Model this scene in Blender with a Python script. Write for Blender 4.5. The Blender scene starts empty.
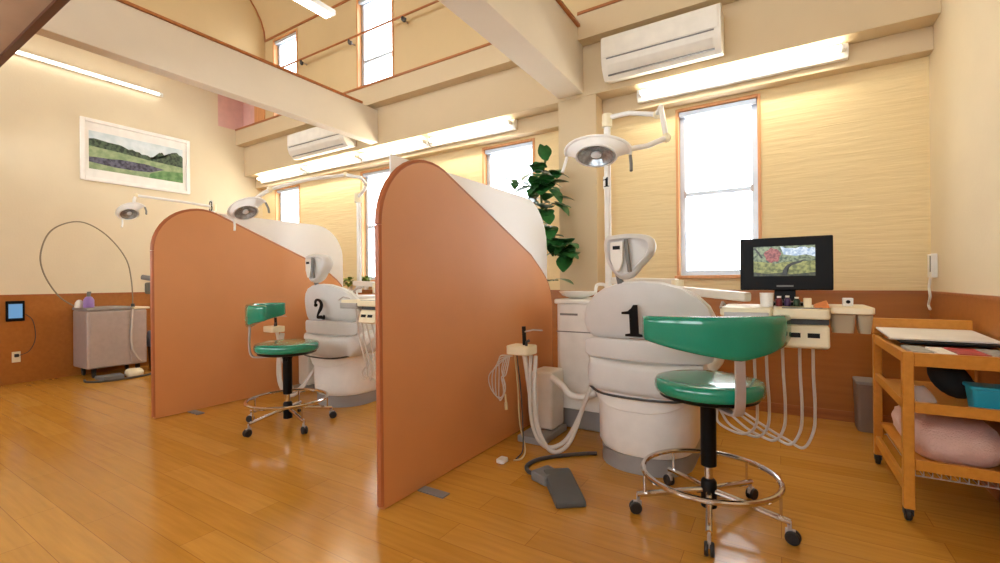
import bpy, bmesh, math, random
from mathutils import Vector, Matrix
random.seed(4)
S = bpy.context.scene
COL = S.collection
PI = math.pi

# ------------------------------------------------------------------ materials
def lin(c):
    return tuple(((v/255)/12.92 if v/255 <= .04045 else ((v/255+.055)/1.055)**2.4) for v in c) + (1.0,)

def nt_new(name):
    m = bpy.data.materials.new(name); m.use_nodes = True
    n = m.node_tree.nodes; l = m.node_tree.links
    return m, n, l, n['Principled BSDF']

def mat(name, c, rough=.5, metal=0.0, var=.05, scale=9.0, bump=0.0, bscale=60.0, coat=0.0, spec=.5):
    m, n, l, b = nt_new(name)
    tc = n.new('ShaderNodeTexCoord')
    no = n.new('ShaderNodeTexNoise'); no.inputs['Scale'].default_value = scale; no.inputs['Detail'].default_value = 3
    l.new(tc.outputs['Object'], no.inputs['Vector'])
    r = n.new('ShaderNodeValToRGB')
    a = lin(c)
    r.color_ramp.elements[0].position = .3; r.color_ramp.elements[1].position = .7
    r.color_ramp.elements[0].color = tuple(v*(1-var) for v in a[:3]) + (1,)
    r.color_ramp.elements[1].color = tuple(min(1, v*(1+var)) for v in a[:3]) + (1,)
    l.new(no.outputs['Fac'], r.inputs['Fac']); l.new(r.outputs['Color'], b.inputs['Base Color'])
    b.inputs['Roughness'].default_value = rough; b.inputs['Metallic'].default_value = metal
    b.inputs['Coat Weight'].default_value = coat; b.inputs['Specular IOR Level'].default_value = spec
    if bump:
        n2 = n.new('ShaderNodeTexNoise'); n2.inputs['Scale'].default_value = bscale; n2.inputs['Detail'].default_value = 4
        l.new(tc.outputs['Object'], n2.inputs['Vector'])
        bp = n.new('ShaderNodeBump'); bp.inputs['Strength'].default_value = bump; bp.inputs['Distance'].default_value = .01
        l.new(n2.outputs['Fac'], bp.inputs['Height']); l.new(bp.outputs['Normal'], b.inputs['Normal'])
    return m

def emit(name, c, s, base=.8):
    m, n, l, b = nt_new(name)
    b.inputs['Base Color'].default_value = (base, base, base, 1)
    b.inputs['Emission Color'].default_value = lin(c); b.inputs['Emission Strength'].default_value = s
    return m

def wallpaper(name, c, strength=.5):
    m, n, l, b = nt_new(name)
    tc = n.new('ShaderNodeTexCoord'); mp = n.new('ShaderNodeMapping')
    mp.inputs['Scale'].default_value = (1.3, 1.3, 17)
    no = n.new('ShaderNodeTexNoise'); no.inputs['Scale'].default_value = 2.2; no.inputs['Detail'].default_value = 5; no.inputs['Distortion'].default_value = .4
    l.new(tc.outputs['Object'], mp.inputs['Vector']); l.new(mp.outputs['Vector'], no.inputs['Vector'])
    r = n.new('ShaderNodeValToRGB'); a = lin(c)
    r.color_ramp.elements[0].position = .3; r.color_ramp.elements[1].position = .65
    r.color_ramp.elements[0].color = tuple(v*.965 for v in a[:3]) + (1,); r.color_ramp.elements[1].color = a
    l.new(no.outputs['Fac'], r.inputs['Fac']); l.new(r.outputs['Color'], b.inputs['Base Color'])
    bp = n.new('ShaderNodeBump'); bp.inputs['Strength'].default_value = strength; bp.inputs['Distance'].default_value = .012
    l.new(no.outputs['Fac'], bp.inputs['Height']); l.new(bp.outputs['Normal'], b.inputs['Normal'])
    b.inputs['Roughness'].default_value = .85
    return m

def wood(name, c1, c2, rough=.4, axis='X', scale=3.0, coat=.0):
    m, n, l, b = nt_new(name)
    tc = n.new('ShaderNodeTexCoord'); mp = n.new('ShaderNodeMapping')
    k = {'X': (1, 14, 14), 'Y': (14, 1, 14), 'Z': (14, 14, 1)}[axis]
    mp.inputs['Scale'].default_value = k
    no = n.new('ShaderNodeTexNoise'); no.inputs['Scale'].default_value = scale; no.inputs['Detail'].default_value = 5
    l.new(tc.outputs['Object'], mp.inputs['Vector']); l.new(mp.outputs['Vector'], no.inputs['Vector'])
    r = n.new('ShaderNodeValToRGB'); r.color_ramp.elements[0].position = .3; r.color_ramp.elements[1].position = .7
    r.color_ramp.elements[0].color = lin(c1); r.color_ramp.elements[1].color = lin(c2)
    l.new(no.outputs['Fac'], r.inputs['Fac']); l.new(r.outputs['Color'], b.inputs['Base Color'])
    b.inputs['Roughness'].default_value = rough; b.inputs['Coat Weight'].default_value = coat
    return m

def floor_mat():
    m, n, l, b = nt_new('plank floor')
    tc = n.new('ShaderNodeTexCoord')
    br = n.new('ShaderNodeTexBrick')
    br.inputs['Scale'].default_value = 1.0; br.inputs['Brick Width'].default_value = .91; br.inputs['Row Height'].default_value = .15
    br.inputs['Mortar Size'].default_value = .0012; br.inputs['Mortar Smooth'].default_value = .3; br.inputs['Bias'].default_value = 0
    br.offset = .37; br.offset_frequency = 2
    br.inputs['Color1'].default_value = lin((200, 146, 62)); br.inputs['Color2'].default_value = lin((188, 132, 48)); br.inputs['Mortar'].default_value = lin((148, 96, 42))
    l.new(tc.outputs['Object'], br.inputs['Vector'])
    mp = n.new('ShaderNodeMapping'); mp.inputs['Scale'].default_value = (1.2, 16, 1)
    no = n.new('ShaderNodeTexNoise'); no.inputs['Scale'].default_value = 2.5; no.inputs['Detail'].default_value = 6
    l.new(tc.outputs['Object'], mp.inputs['Vector']); l.new(mp.outputs['Vector'], no.inputs['Vector'])
    r = n.new('ShaderNodeValToRGB'); r.color_ramp.elements[0].color = (.88, .87, .85, 1); r.color_ramp.elements[1].color = (1.06, 1.06, 1.05, 1)
    r.color_ramp.elements[0].position = .3; r.color_ramp.elements[1].position = .7
    l.new(no.outputs['Fac'], r.inputs['Fac'])
    mx = n.new('ShaderNodeMix'); mx.data_type = 'RGBA'; mx.blend_type = 'MULTIPLY'; mx.inputs[0].default_value = 1
    l.new(br.outputs['Color'], mx.inputs[6]); l.new(r.outputs['Color'], mx.inputs[7])
    l.new(mx.outputs[2], b.inputs['Base Color'])
    n3 = n.new('ShaderNodeTexNoise'); n3.inputs['Scale'].default_value = 5; l.new(tc.outputs['Object'], n3.inputs['Vector'])
    mr = n.new('ShaderNodeMapRange'); mr.inputs['To Min'].default_value = .11; mr.inputs['To Max'].default_value = .24
    l.new(n3.outputs['Fac'], mr.inputs['Value']); l.new(mr.outputs['Result'], b.inputs['Roughness'])
    bp = n.new('ShaderNodeBump'); bp.inputs['Strength'].default_value = .12; bp.inputs['Distance'].default_value = .004
    l.new(no.outputs['Fac'], bp.inputs['Height']); l.new(bp.outputs['Normal'], b.inputs['Normal'])
    b.inputs['Specular IOR Level'].default_value = .5
    return m

def see_through(name, tint, fac, rough=.1):
    """clear plastic or glass: part transparent, part glossy white"""
    m, n, l, b = nt_new(name)
    b.inputs['Base Color'].default_value = lin(tint); b.inputs['Roughness'].default_value = rough
    t = n.new('ShaderNodeBsdfTransparent'); mx = n.new('ShaderNodeMixShader'); mx.inputs[0].default_value = fac
    l.new(t.outputs[0], mx.inputs[1]); l.new(b.outputs[0], mx.inputs[2])
    l.new(mx.outputs[0], n['Material Output'].inputs['Surface'])
    return m

def frosted(name, tint, trans):
    """milky acrylic: scatters what stands behind it"""
    m, n, l, b = nt_new(name)
    b.inputs['Base Color'].default_value = lin(tint); b.inputs['Roughness'].default_value = .3
    t = n.new('ShaderNodeBsdfTranslucent'); t.inputs['Color'].default_value = lin(tint)
    g = n.new('ShaderNodeBsdfRefraction'); g.inputs['Color'].default_value = (1, 1, 1, 1); g.inputs['Roughness'].default_value = .55; g.inputs['IOR'].default_value = 1.2
    m1 = n.new('ShaderNodeMixShader'); m1.inputs[0].default_value = .5
    l.new(t.outputs[0], m1.inputs[1]); l.new(g.outputs[0], m1.inputs[2])
    mx = n.new('ShaderNodeMixShader'); mx.inputs[0].default_value = trans
    l.new(b.outputs[0], mx.inputs[1]); l.new(m1.outputs[0], mx.inputs[2])
    l.new(mx.outputs[0], n['Material Output'].inputs['Surface'])
    return m

WALL = wallpaper('back wallpaper', (232, 210, 162), .6)
WALL2 = mat('cream wall', (224, 210, 180), .85, bump=.1, var=.02, scale=3)
BEAM = mat('beam paint', (222, 212, 194), .8, var=.02, scale=3)
FASC = mat('fascia paint', (204, 184, 150), .8, var=.02, scale=3)
CEIL = mat('ceiling paint', (210, 186, 142), .85, var=.02, scale=3)
LOFT = mat('loft underside', (176, 148, 122), .8, var=.03)
WAIN = wood('wainscot laminate', (160, 98, 38), (170, 106, 44), .35, 'X', 2)
TRIM = wood('reddish wood trim', (152, 90, 44), (176, 108, 54), .4, 'X', 3)
CASE = wood('orange wood casing', (206, 144, 88), (220, 158, 102), .4, 'Z', 3)
FLOOR = floor_mat()
ALU = mat('white aluminium', (196, 206, 218), .35, .3)
PANE = see_through('window glass', (255, 255, 255), .08, .05)
WHITE = mat('white enamel', (236, 236, 232), .3, coat=.2)
CREAM = mat('cream plastic', (236, 226, 194), .4)
GREYW = mat('pale grey upholstery', (214, 214, 212), .42, var=.03)
BEIGE = mat('warm white plastic', (230, 226, 216), .38)
GREYB = mat('grey plinth', (150, 148, 146), .5)
MID = mat('mid grey plastic', (120, 120, 118), .45)
DARK = mat('charcoal plastic', (52, 54, 56), .5)
BLACK = mat('black plastic', (7, 7, 9), .5, spec=.2)
CHROME = mat('chrome', (214, 210, 206), .14, 1.0, var=.02)
STEEL = mat('brushed steel', (186, 178, 174), .4, .4, var=.05, scale=20)
GREEN = mat('green vinyl', (14, 138, 112), .16, var=.04, coat=.5)
ORANGE = mat('terracotta laminate', (208, 140, 80), .5, var=.02, scale=4, spec=.9)
ORANGE_E = mat('dark panel edging', (170, 98, 58), .4)
ACRYL = frosted('frosted acrylic', (250, 251, 252), .5)
LAMPG = mat('lamp reflector', (158, 164, 168), .25, .5, var=.4, scale=42)
TUBE = emit('fluorescent tube', (255, 247, 224), 36.0)
TUBEW = emit('white fluorescent tube', (255, 250, 240), 8.0)
HOSE = mat('grey hose', (204, 198, 190), .4)
HOSED = mat('dark cord', (66, 62, 60), .5)
CORDY = mat('yellowed cord', (206, 186, 140), .5)
LEAF = mat('dark green leaf', (42, 98, 46), .35, var=.3, scale=14)
LEAF2 = mat('yellow green leaf', (120, 140, 44), .45, var=.3, scale=20)
STEM = mat('green stem', (84, 100, 52), .6)
POT = mat('terracotta pot', (150, 84, 52), .7)
SOIL = mat('soil', (58, 42, 30), .95, bump=.6)
HONEY = wood('honey wood', (200, 134, 46), (212, 146, 56), .35, 'Y', 3, .1)
PAPER = mat('white paper', (238, 236, 230), .6)
REDP = mat('red print', (170, 44, 52), .5, var=.3, scale=40)
GREYP = mat('grey print', (160, 160, 156), .5, var=.2, scale=40)
CYAN = mat('cyan plastic', (38, 160, 186), .35)
PINK = mat('pink towelling', (232, 196, 182), .9, bump=.7, bscale=140)
CLEAR = see_through('clear plastic', (236, 238, 240), .4, .15)
SMOKE = see_through('cloudy plastic', (182, 170, 144), .92, .3)
ORG = mat('orange cloth', (236, 150, 90), .8)
PURPLE = mat('violet liquid bottle', (150, 120, 190), .3)
BLUEG = mat('blue grey bag', (120, 128, 150), .5)
RUBBER = mat('black rubber', (30, 27, 28), .5)
PINKW = mat('pinkish paint', (222, 178, 170), .8)
WFRAME = mat('white picture frame', (244, 240, 234), .35)

# ------------------------------------------------------------------ mesh building
def spline(pts, n=8, closed=False):
    P = [Vector(p) for p in pts]; out = []
    N = len(P)
    for i in range(N if closed else N-1):
        if closed: a, b, c, d = P[(i-1) % N], P[i], P[(i+1) % N], P[(i+2) % N]
        else: a, b, c, d = P[max(i-1, 0)], P[i], P[i+1], P[min(i+2, N-1)]
        for k in range(n):
            t = k/n
            out.append(.5*((2*b)+(c-a)*t+(2*a-5*b+4*c-d)*t*t+(3*b-a-3*c+d)*t**3))
    if not closed: out.append(P[-1])
    return out

class MB:
    def __init__(s): s.bm = bmesh.new()
    def face(s, vs):
        try: s.bm.faces.new(vs)
        except ValueError: pass
    def box(s, lo, hi, M=None):
        v = []
        for z in (lo[2], hi[2]):
            for x, y in ((lo[0], lo[1]), (hi[0], lo[1]), (hi[0], hi[1]), (lo[0], hi[1])):
                p = Vector((x, y, z)); v.append(s.bm.verts.new(M @ p if M else p))
        for f in ((3, 2, 1, 0), (4, 5, 6, 7), (0, 1, 5, 4), (1, 2, 6, 5), (2, 3, 7, 6), (3, 0, 4, 7)): s.face([v[i] for i in f])
        return s
    def loft(s, rings, close=True, cap=True):
        R = [[s.bm.verts.new(p) for p in r] for r in rings]
        n = len(R[0])
        for a, b in zip(R, R[1:]):
            for i in range(n if close else n-1):
                s.face([a[i], a[(i+1) % n], b[(i+1) % n], b[i]])
        if cap and close:
            s.face(R[0][::-1]); s.face(R[-1])
        return s
    def tube(s, pts, r, seg=10, closed=False):
        P = [Vector(p) for p in pts]; n = len(P); rings = []
        up = None
        for i, p in enumerate(P):
            if closed: t = P[(i+1) % n]-P[i-1]
            else: t = P[min(i+1, n-1)]-P[max(i-1, 0)]
            t.normalize()
            if up is None:
                up = Vector((0, 0, 1)) if abs(t.z) < .9 else Vector((1, 0, 0))
            a = (up - t*up.dot(t)).normalized(); up = a
            b = t.cross(a)
            rr = r[i] if isinstance(r, (list, tuple)) else r
            rings.append([p+a*rr*math.cos(q)+b*rr*math.sin(q) for q in [2*PI*k/seg for k in range(seg)]])
        if closed: s.loft(rings+[rings[0]], cap=False)
        else: s.loft(rings)
        return s
    def bar(s, a, b, w, h):
        """rectangular bar from a to b: w across, h upwards"""
        a, b = Vector(a), Vector(b); t = (b-a).normalized()
        up = Vector((0, 0, 1)) if abs(t.z) < .95 else Vector((0, 1, 0))
        x = t.cross(up).normalized(); y = x.cross(t)
        s.loft([[p+x*sx*w/2+y*sy*h/2 for sx, sy in ((-1, -1), (1, -1), (1, 1), (-1, 1))] for p in (a, b)])
        return s
    def lathe(s, prof, c=(0, 0, 0), seg=32, M=None):
        rings = []
        for r, z in prof:
            ring = []
            for k in range(seg):
                q = 2*PI*k/seg; p = Vector((r*math.cos(q), r*math.sin(q), z))
                ring.append((M @ p if M else p)+Vector(c))
            rings.append(ring)
        s.loft(rings); return s
    def ball(s, c, rad, seg=20, M=None):
        n = 10
        prof = [(max(math.sin(PI*k/n), .001), -math.cos(PI*k/n)) for k in range(n+1)]
        rings = []
        for r, z in prof:
            ring = []
            for k in range(seg):
                q = 2*PI*k/seg
                p = Vector((r*math.cos(q)*rad[0], r*math.sin(q)*rad[1], z*rad[2]))
                ring.append((M @ p if M else p)+Vector(c))
            rings.append(ring)
        s.loft(rings); return s
    def prism(s, outline, fn, t0, t1):
        s.loft([[Vector(fn(a, b, t)) for a, b in outline] for t in (t0, t1)]); return s

def tone(name, c, c2, glow=0.0, scale=30):
    m, n, l, b = nt_new(name)
    tc = n.new('ShaderNodeTexCoord'); no = n.new('ShaderNodeTexNoise'); no.inputs['Scale'].default_value = scale; no.inputs['Detail'].default_value = 4
    l.new(tc.outputs['Object'], no.inputs['Vector'])
    r = n.new('ShaderNodeValToRGB'); r.color_ramp.elements[0].position = .38; r.color_ramp.elements[1].position = .62
    r.color_ramp.elements[0].color = lin(c); r.color_ramp.elements[1].color = lin(c2)
    l.new(no.outputs['Fac'], r.inputs['Fac'])
    if glow:
        b.inputs['Base Color'].default_value = (.01, .01, .01, 1); l.new(r.outputs['Color'], b.inputs['Emission Color']); b.inputs['Emission Strength'].default_value = glow
    else: l.new(r.outputs['Color'], b.inputs['Base Color'])
    b.inputs['Roughness'].default_value = .3
    return m
def rough_edge(pts, n, amp, seed):
    R_ = random.Random(seed); out = []
    for (a, b), (c, d) in zip(pts, pts[1:]):
        for k in range(n): out.append((a+(c-a)*k/n, b+(d-b)*k/n+R_.uniform(-amp, amp)))
    return out+[pts[-1]]
def mosaic(name, fn, layers, parent, step=.0004):
    """flat picture: coloured outlines (0..1 by 0..1), each layer a hair in front of the one before"""
    b = MB(); mi = []
    for k, (o, m) in enumerate(layers):
        vs = [b.bm.verts.new(fn(u, v, step*k)) for u, v in o]
        f = b.bm.faces.new(vs); f.material_index = k
    bmesh.ops.triangulate(b.bm, faces=b.bm.faces)
    me = bpy.data.meshes.new(name); org = ORGN[top(parent).name]
    bmesh.ops.translate(b.bm, verts=b.bm.verts, vec=-org); b.bm.to_mesh(me); b.bm.free()
    for o, m in layers: me.materials.append(m)
    o = bpy.data.objects.new(name, me); COL.objects.link(o); o.parent = parent
    return o
ORGN = {}
def top(o):
    while o.parent: o = o.parent
    return o
def build(mb, name, material, parent=None, bevel=0.0, seg=3, angle=35, label=None, subsurf=0):
    me = bpy.data.meshes.new(name)
    bmesh.ops.remove_doubles(mb.bm, verts=mb.bm.verts, dist=1e-6)
    bmesh.ops.recalc_face_normals(mb.bm, faces=mb.bm.faces)
    if parent is not None:
        org = ORGN.get(top(parent).name)
        if org is not None: bmesh.ops.translate(mb.bm, verts=mb.bm.verts, vec=-org)
    mb.bm.to_mesh(me); mb.bm.free()
    me.materials.append(material)
    me.polygons.foreach_set('use_smooth', [True]*len(me.polygons)); me.set_sharp_from_angle(angle=math.radians(angle))
    o = bpy.data.objects.new(name, me); COL.objects.link(o)
    if parent is not None: o.parent = parent
    if bevel:
        m = o.modifiers.new('bevel', 'BEVEL'); m.width = bevel; m.segments = seg; m.limit_method = 'ANGLE'; m.angle_limit = math.radians(30)
        m.harden_normals = True
    if label: o['label'] = label
    return o
def tag(o, label, cat, group=None):
    o['label'] = label; o['category'] = cat
    if group: o['group'] = group
    return o
def thing(name, label, cat, loc, group=None, rotz=0.0, world=True):
    """Empty at the thing's base; with world=True its parts are written in room coordinates"""
    o = bpy.data.objects.new(name, None); COL.objects.link(o)
    o.location = loc; o.rotation_euler = (0, 0, rotz); o.empty_display_size = .1
    if world: ORGN[o.name] = Vector(loc)
    return tag(o, label, cat, group)
def struct(mb, name, material, parent=None, bevel=0.0):
    o = build(mb, name, material, parent, bevel)
    if parent is None: o['kind'] = 'structure'
    return o
def dup(root, loc, rotz=None, label=None):
    r = root.copy(); COL.objects.link(r); r.location = loc
    if rotz is not None: r.rotation_euler = (0, 0, rotz)
    if label: r['label'] = label
    ORGN[r.name] = Vector(loc)
    for ch in list(root.children):
        c = ch.copy(); COL.objects.link(c); c.parent = r
        for g in list(ch.children):
            d = g.copy(); COL.objects.link(d); d.parent = c
    return r
def arc(cx, cy, r, a0, a1, n=10):
    return [(cx+r*math.cos(math.radians(a0+(a1-a0)*k/n)), cy+r*math.sin(math.radians(a0+(a1-a0)*k/n))) for k in range(n+1)]
def rrect(x0, y0, x1, y1, r, n=5):
    return arc(x1-r, y0+r, r, -90, 0, n)+arc(x1-r, y1-r, r, 0, 90, n)+arc(x0+r, y1-r, r, 90, 180, n)+arc(x0+r, y0+r, r, 180, 270, n)
XZ = lambda a, b, t: (a, t, b)
YZ = lambda a, b, t: (t, a, b)
XY = lambda a, b, t: (a, b, t)

# ------------------------------------------------------------------ room shell
XL, XR, YB, YF = -7.37, .925, 4.36, 4.06
YN = -1.3                                  # the room runs on behind the camera
struct(MB().box((XL, YN, -.1), (XR, YB, 0)), 'floor', FLOOR)
WIN = [(-6.98, -6.36), (-4.95, -4.31), (-2.90, -2.25), (-.775, -.135)]
WZ = (1.14, 2.635)
b = MB(); xs = XL
for a, c in WIN+[(XR, XR)]:
    b.box((xs, YB, 0), (a, YB+.16, 2.95)); xs = c
for a, c in WIN:
    b.box((a, YB, 0), (c, YB+.16, WZ[0])); b.box((a, YB, WZ[1]), (c, YB+.16, 2.95))
struct(b, 'wall_back', WALL)
struct(MB().box((XL-.15, YN, 0), (XL, YB+.16, 4.12)), 'wall_left', WALL2)
struct(MB().box((XR, YN, 0), (XR+.15, YB+.16, 6.3)), 'wall_right', WALL2)
# unseen wall added behind the camera, its openings sized to admit fill daylight
b = MB(); xs = XL-.15
for a, c in [(-6.6, -4.6), (-3.6, -1.6), (-1.2, .6), (XR+.15, XR+.15)]:
    b.box((xs, YN-.15, 0), (a, YN, 2.8)); xs = c
for a, c in [(-6.6, -4.6), (-3.6, -1.6), (-1.2, .6)]: b.box((a, YN-.15, 0), (c, YN, 1.35)).box((a, YN-.15, 2.15), (c, YN, 2.8))
xs = XL-.15
for a, c in [(-6.4, -5.2), (-3.9, -2.7), (-1.2, .0), (XR+.15, XR+.15)]:
    b.box((xs, YN-.15, 2.8), (a, YN, 6.3)); xs = c
for a, c in [(-6.4, -5.2), (-3.9, -2.7), (-1.2, .0)]: b.box((a, YN-.15, 2.8), (c, YN, 3.4)).box((a, YN-.15, 5.2), (c, YN, 6.3))
struct(b, 'wall_front_added', WALL2)
struct(MB().box((XL, YF, 2.845), (XR, YB, 3.32)), 'wall_fascia', FASC, None, .006)
struct(MB().box((XL, 3.93, 3.32), (XR, YB, 3.55)), 'wall_bulkhead', FASC)
struct(MB().box((XL+.002, 3.918, 3.548), (-1.82, 3.96, 3.572)).box((-1.56, 3.918, 3.548), (XR-.002, 3.96, 3.572)), 'trim_1', TRIM)
for i, (a, c) in enumerate([(XL, -1.822), (-1.438, XR)]):
    struct(MB().box((a, 4.24, 2.68), (c, YB, 2.845)), 'trim_%d' % (i+2), FASC, None, .006)
struct(MB().box((-1.822, YF, 0), (-1.438, YB, 2.845)), 'pillar', FASC, None, .006)
# upper wall with its windows
UW = [(-6.52, -5.95), (-4.66, -4.03)]
b = MB(); b.box((XL, YF, 3.55), (-6.75, YF+.16, 4.12)); xs = -6.75
for a, c in UW+[(XR, XR)]:
    b.box((xs, YF, 3.55), (a, YF+.16, 4.86)); xs = c
for a, c in UW:
    b.box((a, YF, 3.55), (c, YF+.16, 3.60)); b.box((a, YF, 4.80), (c, YF+.16, 4.86))
struct(b, 'wall_upper', CEIL)
struct(MB().box((-6.748, YF-.012, 4.845), (XR, YF-.001, 4.875)), 'trim_4', TRIM)
# end wall of the raised part, and the pinkish return that stands on the bulkhead
struct(MB().box((-6.9, YN, 4.12), (-6.75, YF+.16, 6.4)), 'wall_end', CEIL)
struct(MB().box((XL, 3.665, 3.56), (XL+.006, YF-.001, 4.119)).box((XL+.006, YF-.008, 3.551), (-7.03, YF-.001, 4.119)), 'wall_return', PINKW)
struct(MB().box((-7.03, YF-.02, 3.551), (-6.76, YF-.001, 4.119)), 'trim_5', CASE)
struct(MB().box((XL-.15, YN, 4.12), (-6.9, YF, 4.24)), 'ceiling_low', CEIL)
# vaulted ceiling
rad = 2.6; prof = [(YF, 4.86)]
for k in range(1, 15):
    q = math.radians(90*k/14); prof.append((YF-rad*(1-math.cos(q)), 4.86+1.3*math.sin(q)))
prof.append((YN, 6.16))
b = MB(); b.loft([[(x, y, z) for y, z in prof]+[(x, y, z+.08) for y, z in prof[::-1]] for x in (-6.75, XR)])
struct(b, 'ceiling', CEIL)
b = MB(); pts = [(-6.742, y, z-.008) for y, z in prof]
b.tube(pts, .013, 6); struct(b, 'trim_6', TRIM)
# beams
struct(MB().box((-1.815, YN, 2.875), (-1.56, YF, 3.44)), 'ceiling_beam', BEAM, None, .008)
struct(MB().box((-1.55, YN, 3.44), (-1.535, 4.0, 3.462)).box((-1.822, YN, 3.44), (-1.55, 4.0, 3.455)), 'trim_7', TRIM)
struct(MB().box((-4.43, YN, 2.87), (-4.30, YF, 3.285)), 'ceiling_beam', BEAM, None, .008)
struct(MB().box((-4.44, YN, 3.285), (-4.285, 3.80, 3.308)), 'trim_8', TRIM)
# low loft ceiling over the near side
struct(MB().box((XL, YN, 2.62), (XR, .82, 2.8)), 'ceiling_loft', LOFT)
struct(MB().box((XL, .80, 2.60), (XR, .838, 2.66)), 'trim_9', mat('dark brown trim', (86, 46, 22), .5))
# wainscot
struct(MB().box((XL+.012, YB-.012, .08), (-1.822, YB, .985)).box((-1.438, YB-.012, .08), (XR-.012, YB, .985)).box((-1.834, YF-.012, .08), (-1.426, YF, .985)).box((-1.438, YF, .08), (-1.426, YB-.012, .985)).box((-1.834, YF, .08), (-1.822, YB-.012, .985)), 'wainscot_back', WAIN)
struct(MB().box((XL, YN, .0), (XL+.012, YB, .985)), 'wainscot_left', WAIN)
struct(MB().box((XR-.012, YN, .08), (XR, YB, .985)), 'wainscot_right', WAIN)
struct(MB().box((XL+.02, YB-.026, .985), (-1.836, YB, 1.008)).box((-1.424, YB-.026, .985), (XR-.02, YB, 1.008)).box((-1.848, YF-.026, .985), (-1.412, YF, 1.008)), 'trim_10', TRIM)
struct(MB().box((XL, YN, .985), (XL+.022, YB, 1.006)), 'trim_11', TRIM)
struct(MB().box((XR-.022, YN, .985), (XR, YB, 1.006)), 'trim_12', TRIM)
struct(MB().box((XL+.012, YB-.018, 0), (-1.84, YB, .08)).box((-1.42, YB-.018, 0), (XR-.012, YB, .08)), 'baseboard_back', TRIM)
struct(MB().box((XR-.018, YN, 0), (XR, YB, .08)), 'baseboard_right', TRIM)

# ------------------------------------------------------------------ windows
def window(name, x0, x1, z0, z1, y, mid, blind=True):
    w = bpy.data.objects.new(name, None); COL.objects.link(w); w.location = ((x0+x1)/2, y, z0); w['kind'] = 'structure'
    ORGN[w.name] = Vector(w.location)
    t = .016
    b = MB().box((x0-t, y-.012, z0-.02), (x0+.008, y+.05, z1+t)).box((x1-.008, y-.012, z0-.02), (x1+t, y+.05, z1+t)).box((x0+.008, y-.012, z1-.008), (x1-.008, y+.05, z1+t))
    build(b, 'window_casing', CASE, w, .003)
    build(MB().box((x0-.03, y-.045, z0-.028), (x1+.03, y+.05, z0)), 'window_sill', CASE, w, .004)
    f = MB(); a = .045; y0, y1 = y+.06, y+.12
    X0, X1, Z0, Z1 = x0+.008, x1-.008, z0, z1-.008
    f.box((X0, y0, Z0), (X0+a, y1, Z1)).box((X1-a, y0, Z0), (X1, y1, Z1)).box((X0+a, y0, Z0), (X1-a, y1, Z0+a)).box((X0+a, y0, Z1-a), (X1-a, y1, Z1))
    if mid: f.box((X0+a, y0, mid-.018), (X1-a, y1, mid+.018))
    build(f, 'window_frame', ALU, w, .003)
    build(MB().box((X0+a, y+.086, Z0+a), (X1-a, y+.092, Z1-a)), 'pane', PANE, w)
    if mid: build(MB().box((X0+a-.012, y0-.012, mid-.03), (X0+a+.01, y0, mid+.03)).box((X1-a-.01, y0-.012, mid-.03), (X1-a+.012, y0, mid+.03)), 'latch', STEEL, w, .003)
    if blind: build(MB().box((X0+.004, y+.004, Z1-.045), (X1-.004, y+.045, Z1-.002)), 'blind_rail', ALU, w, .006)
    return w
for i, (a, c) in enumerate(WIN): window('window_%d' % (i+1), a, c, WZ[0], WZ[1], YB, 1.88)
window('window_5', UW[0][0], UW[0][1], 3.60, 4.80, YF, None)
window('window_6', UW[1][0], UW[1][1], 3.60, 4.80, YF, 4.0)

# ------------------------------------------------------------------ lights
def batten(name, label, x0, x1, tubemat, group=None):
    t = thing(name, label, 'light', ((x0+x1)/2, 4.2, 2.76), group)
    b = MB(); b.prism([(4.238, 2.73), (4.238, 2.84), (4.19, 2.84), (4.165, 2.80), (4.165, 2.77), (4.19, 2.73)], YZ, x0, x1)
    build(b, 'fixture_body', WHITE, t, .003)
    for s in (x0+.02, x1-.05): build(MB().box((s, 4.10, 2.765), (s+.03, 4.165, 2.805)), 'socket', WHITE, t, .004)
    build(MB().tube([(x0+.05, 4.125, 2.785), (x1-.05, 4.125, 2.785)], .019, 12), 'tube', tubemat, t)
    return t
batten('fluorescent_light', 'glowing fluorescent batten above the right window, below the large air conditioner', -1.09, .45, TUBE)
for i, lb in enumerate(['leftmost glowing batten under the fascia, nearest the picture wall',
                        'glowing fluorescent batten directly below the small air conditioner',
                        'glowing fluorescent batten above the window behind the lamp pole of unit 2',
                        'glowing fluorescent batten under the fascia, ending beside the pillar']):
    batten('fluorescent_light', lb, -7.12+1.19*i, -7.12+1.19*i+1.17, TUBE, 'fluorescent battens in a row under the fascia')
t = thing('fluorescent_light', 'long thin fluorescent strip mounted on the picture wall above the painting', 'light', (XL+.02, 2.1, 3.75))
build(MB().box((XL+.001, 1.2, 3.735), (XL+.04, 2.92, 3.79)), 'fixture_body', WHITE, t, .006)
build(MB().tube([(XL+.06, 1.23, 3.752), (XL+.06, 2.86, 3.752)], .013, 10), 'tube', TUBEW, t)
for y in (1.2, 2.86): build(MB().box((XL+.05, y, 3.735), (XL+.085, y+.03, 3.775)), 'socket', WHITE, t, .004)
t = thing('fluorescent_light', 'fluorescent batten hanging high under the vaulted ceiling before the tall window', 'light', (-4.73, 3.0, 4.42))
build(MB().box((-4.80, 2.3, 4.43), (-4.66, 3.72, 4.50)), 'fixture_body', WHITE, t, .01)
for x in (-4.765, -4.695): build(MB().tube([(x, 2.36, 4.41), (x, 3.66, 4.41)], .016, 10), 'tube', TUBEW, t)
for y in (2.6, 3.4):
    zc = 4.86+1.3*math.sin(math.acos(max(-1, 1-(YF-y)/rad)))
    build(MB().tube([(-4.73, y, 4.50), (-4.73, y, zc+.02)], .006, 8), 'hanger_rod', STEEL, t)

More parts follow.
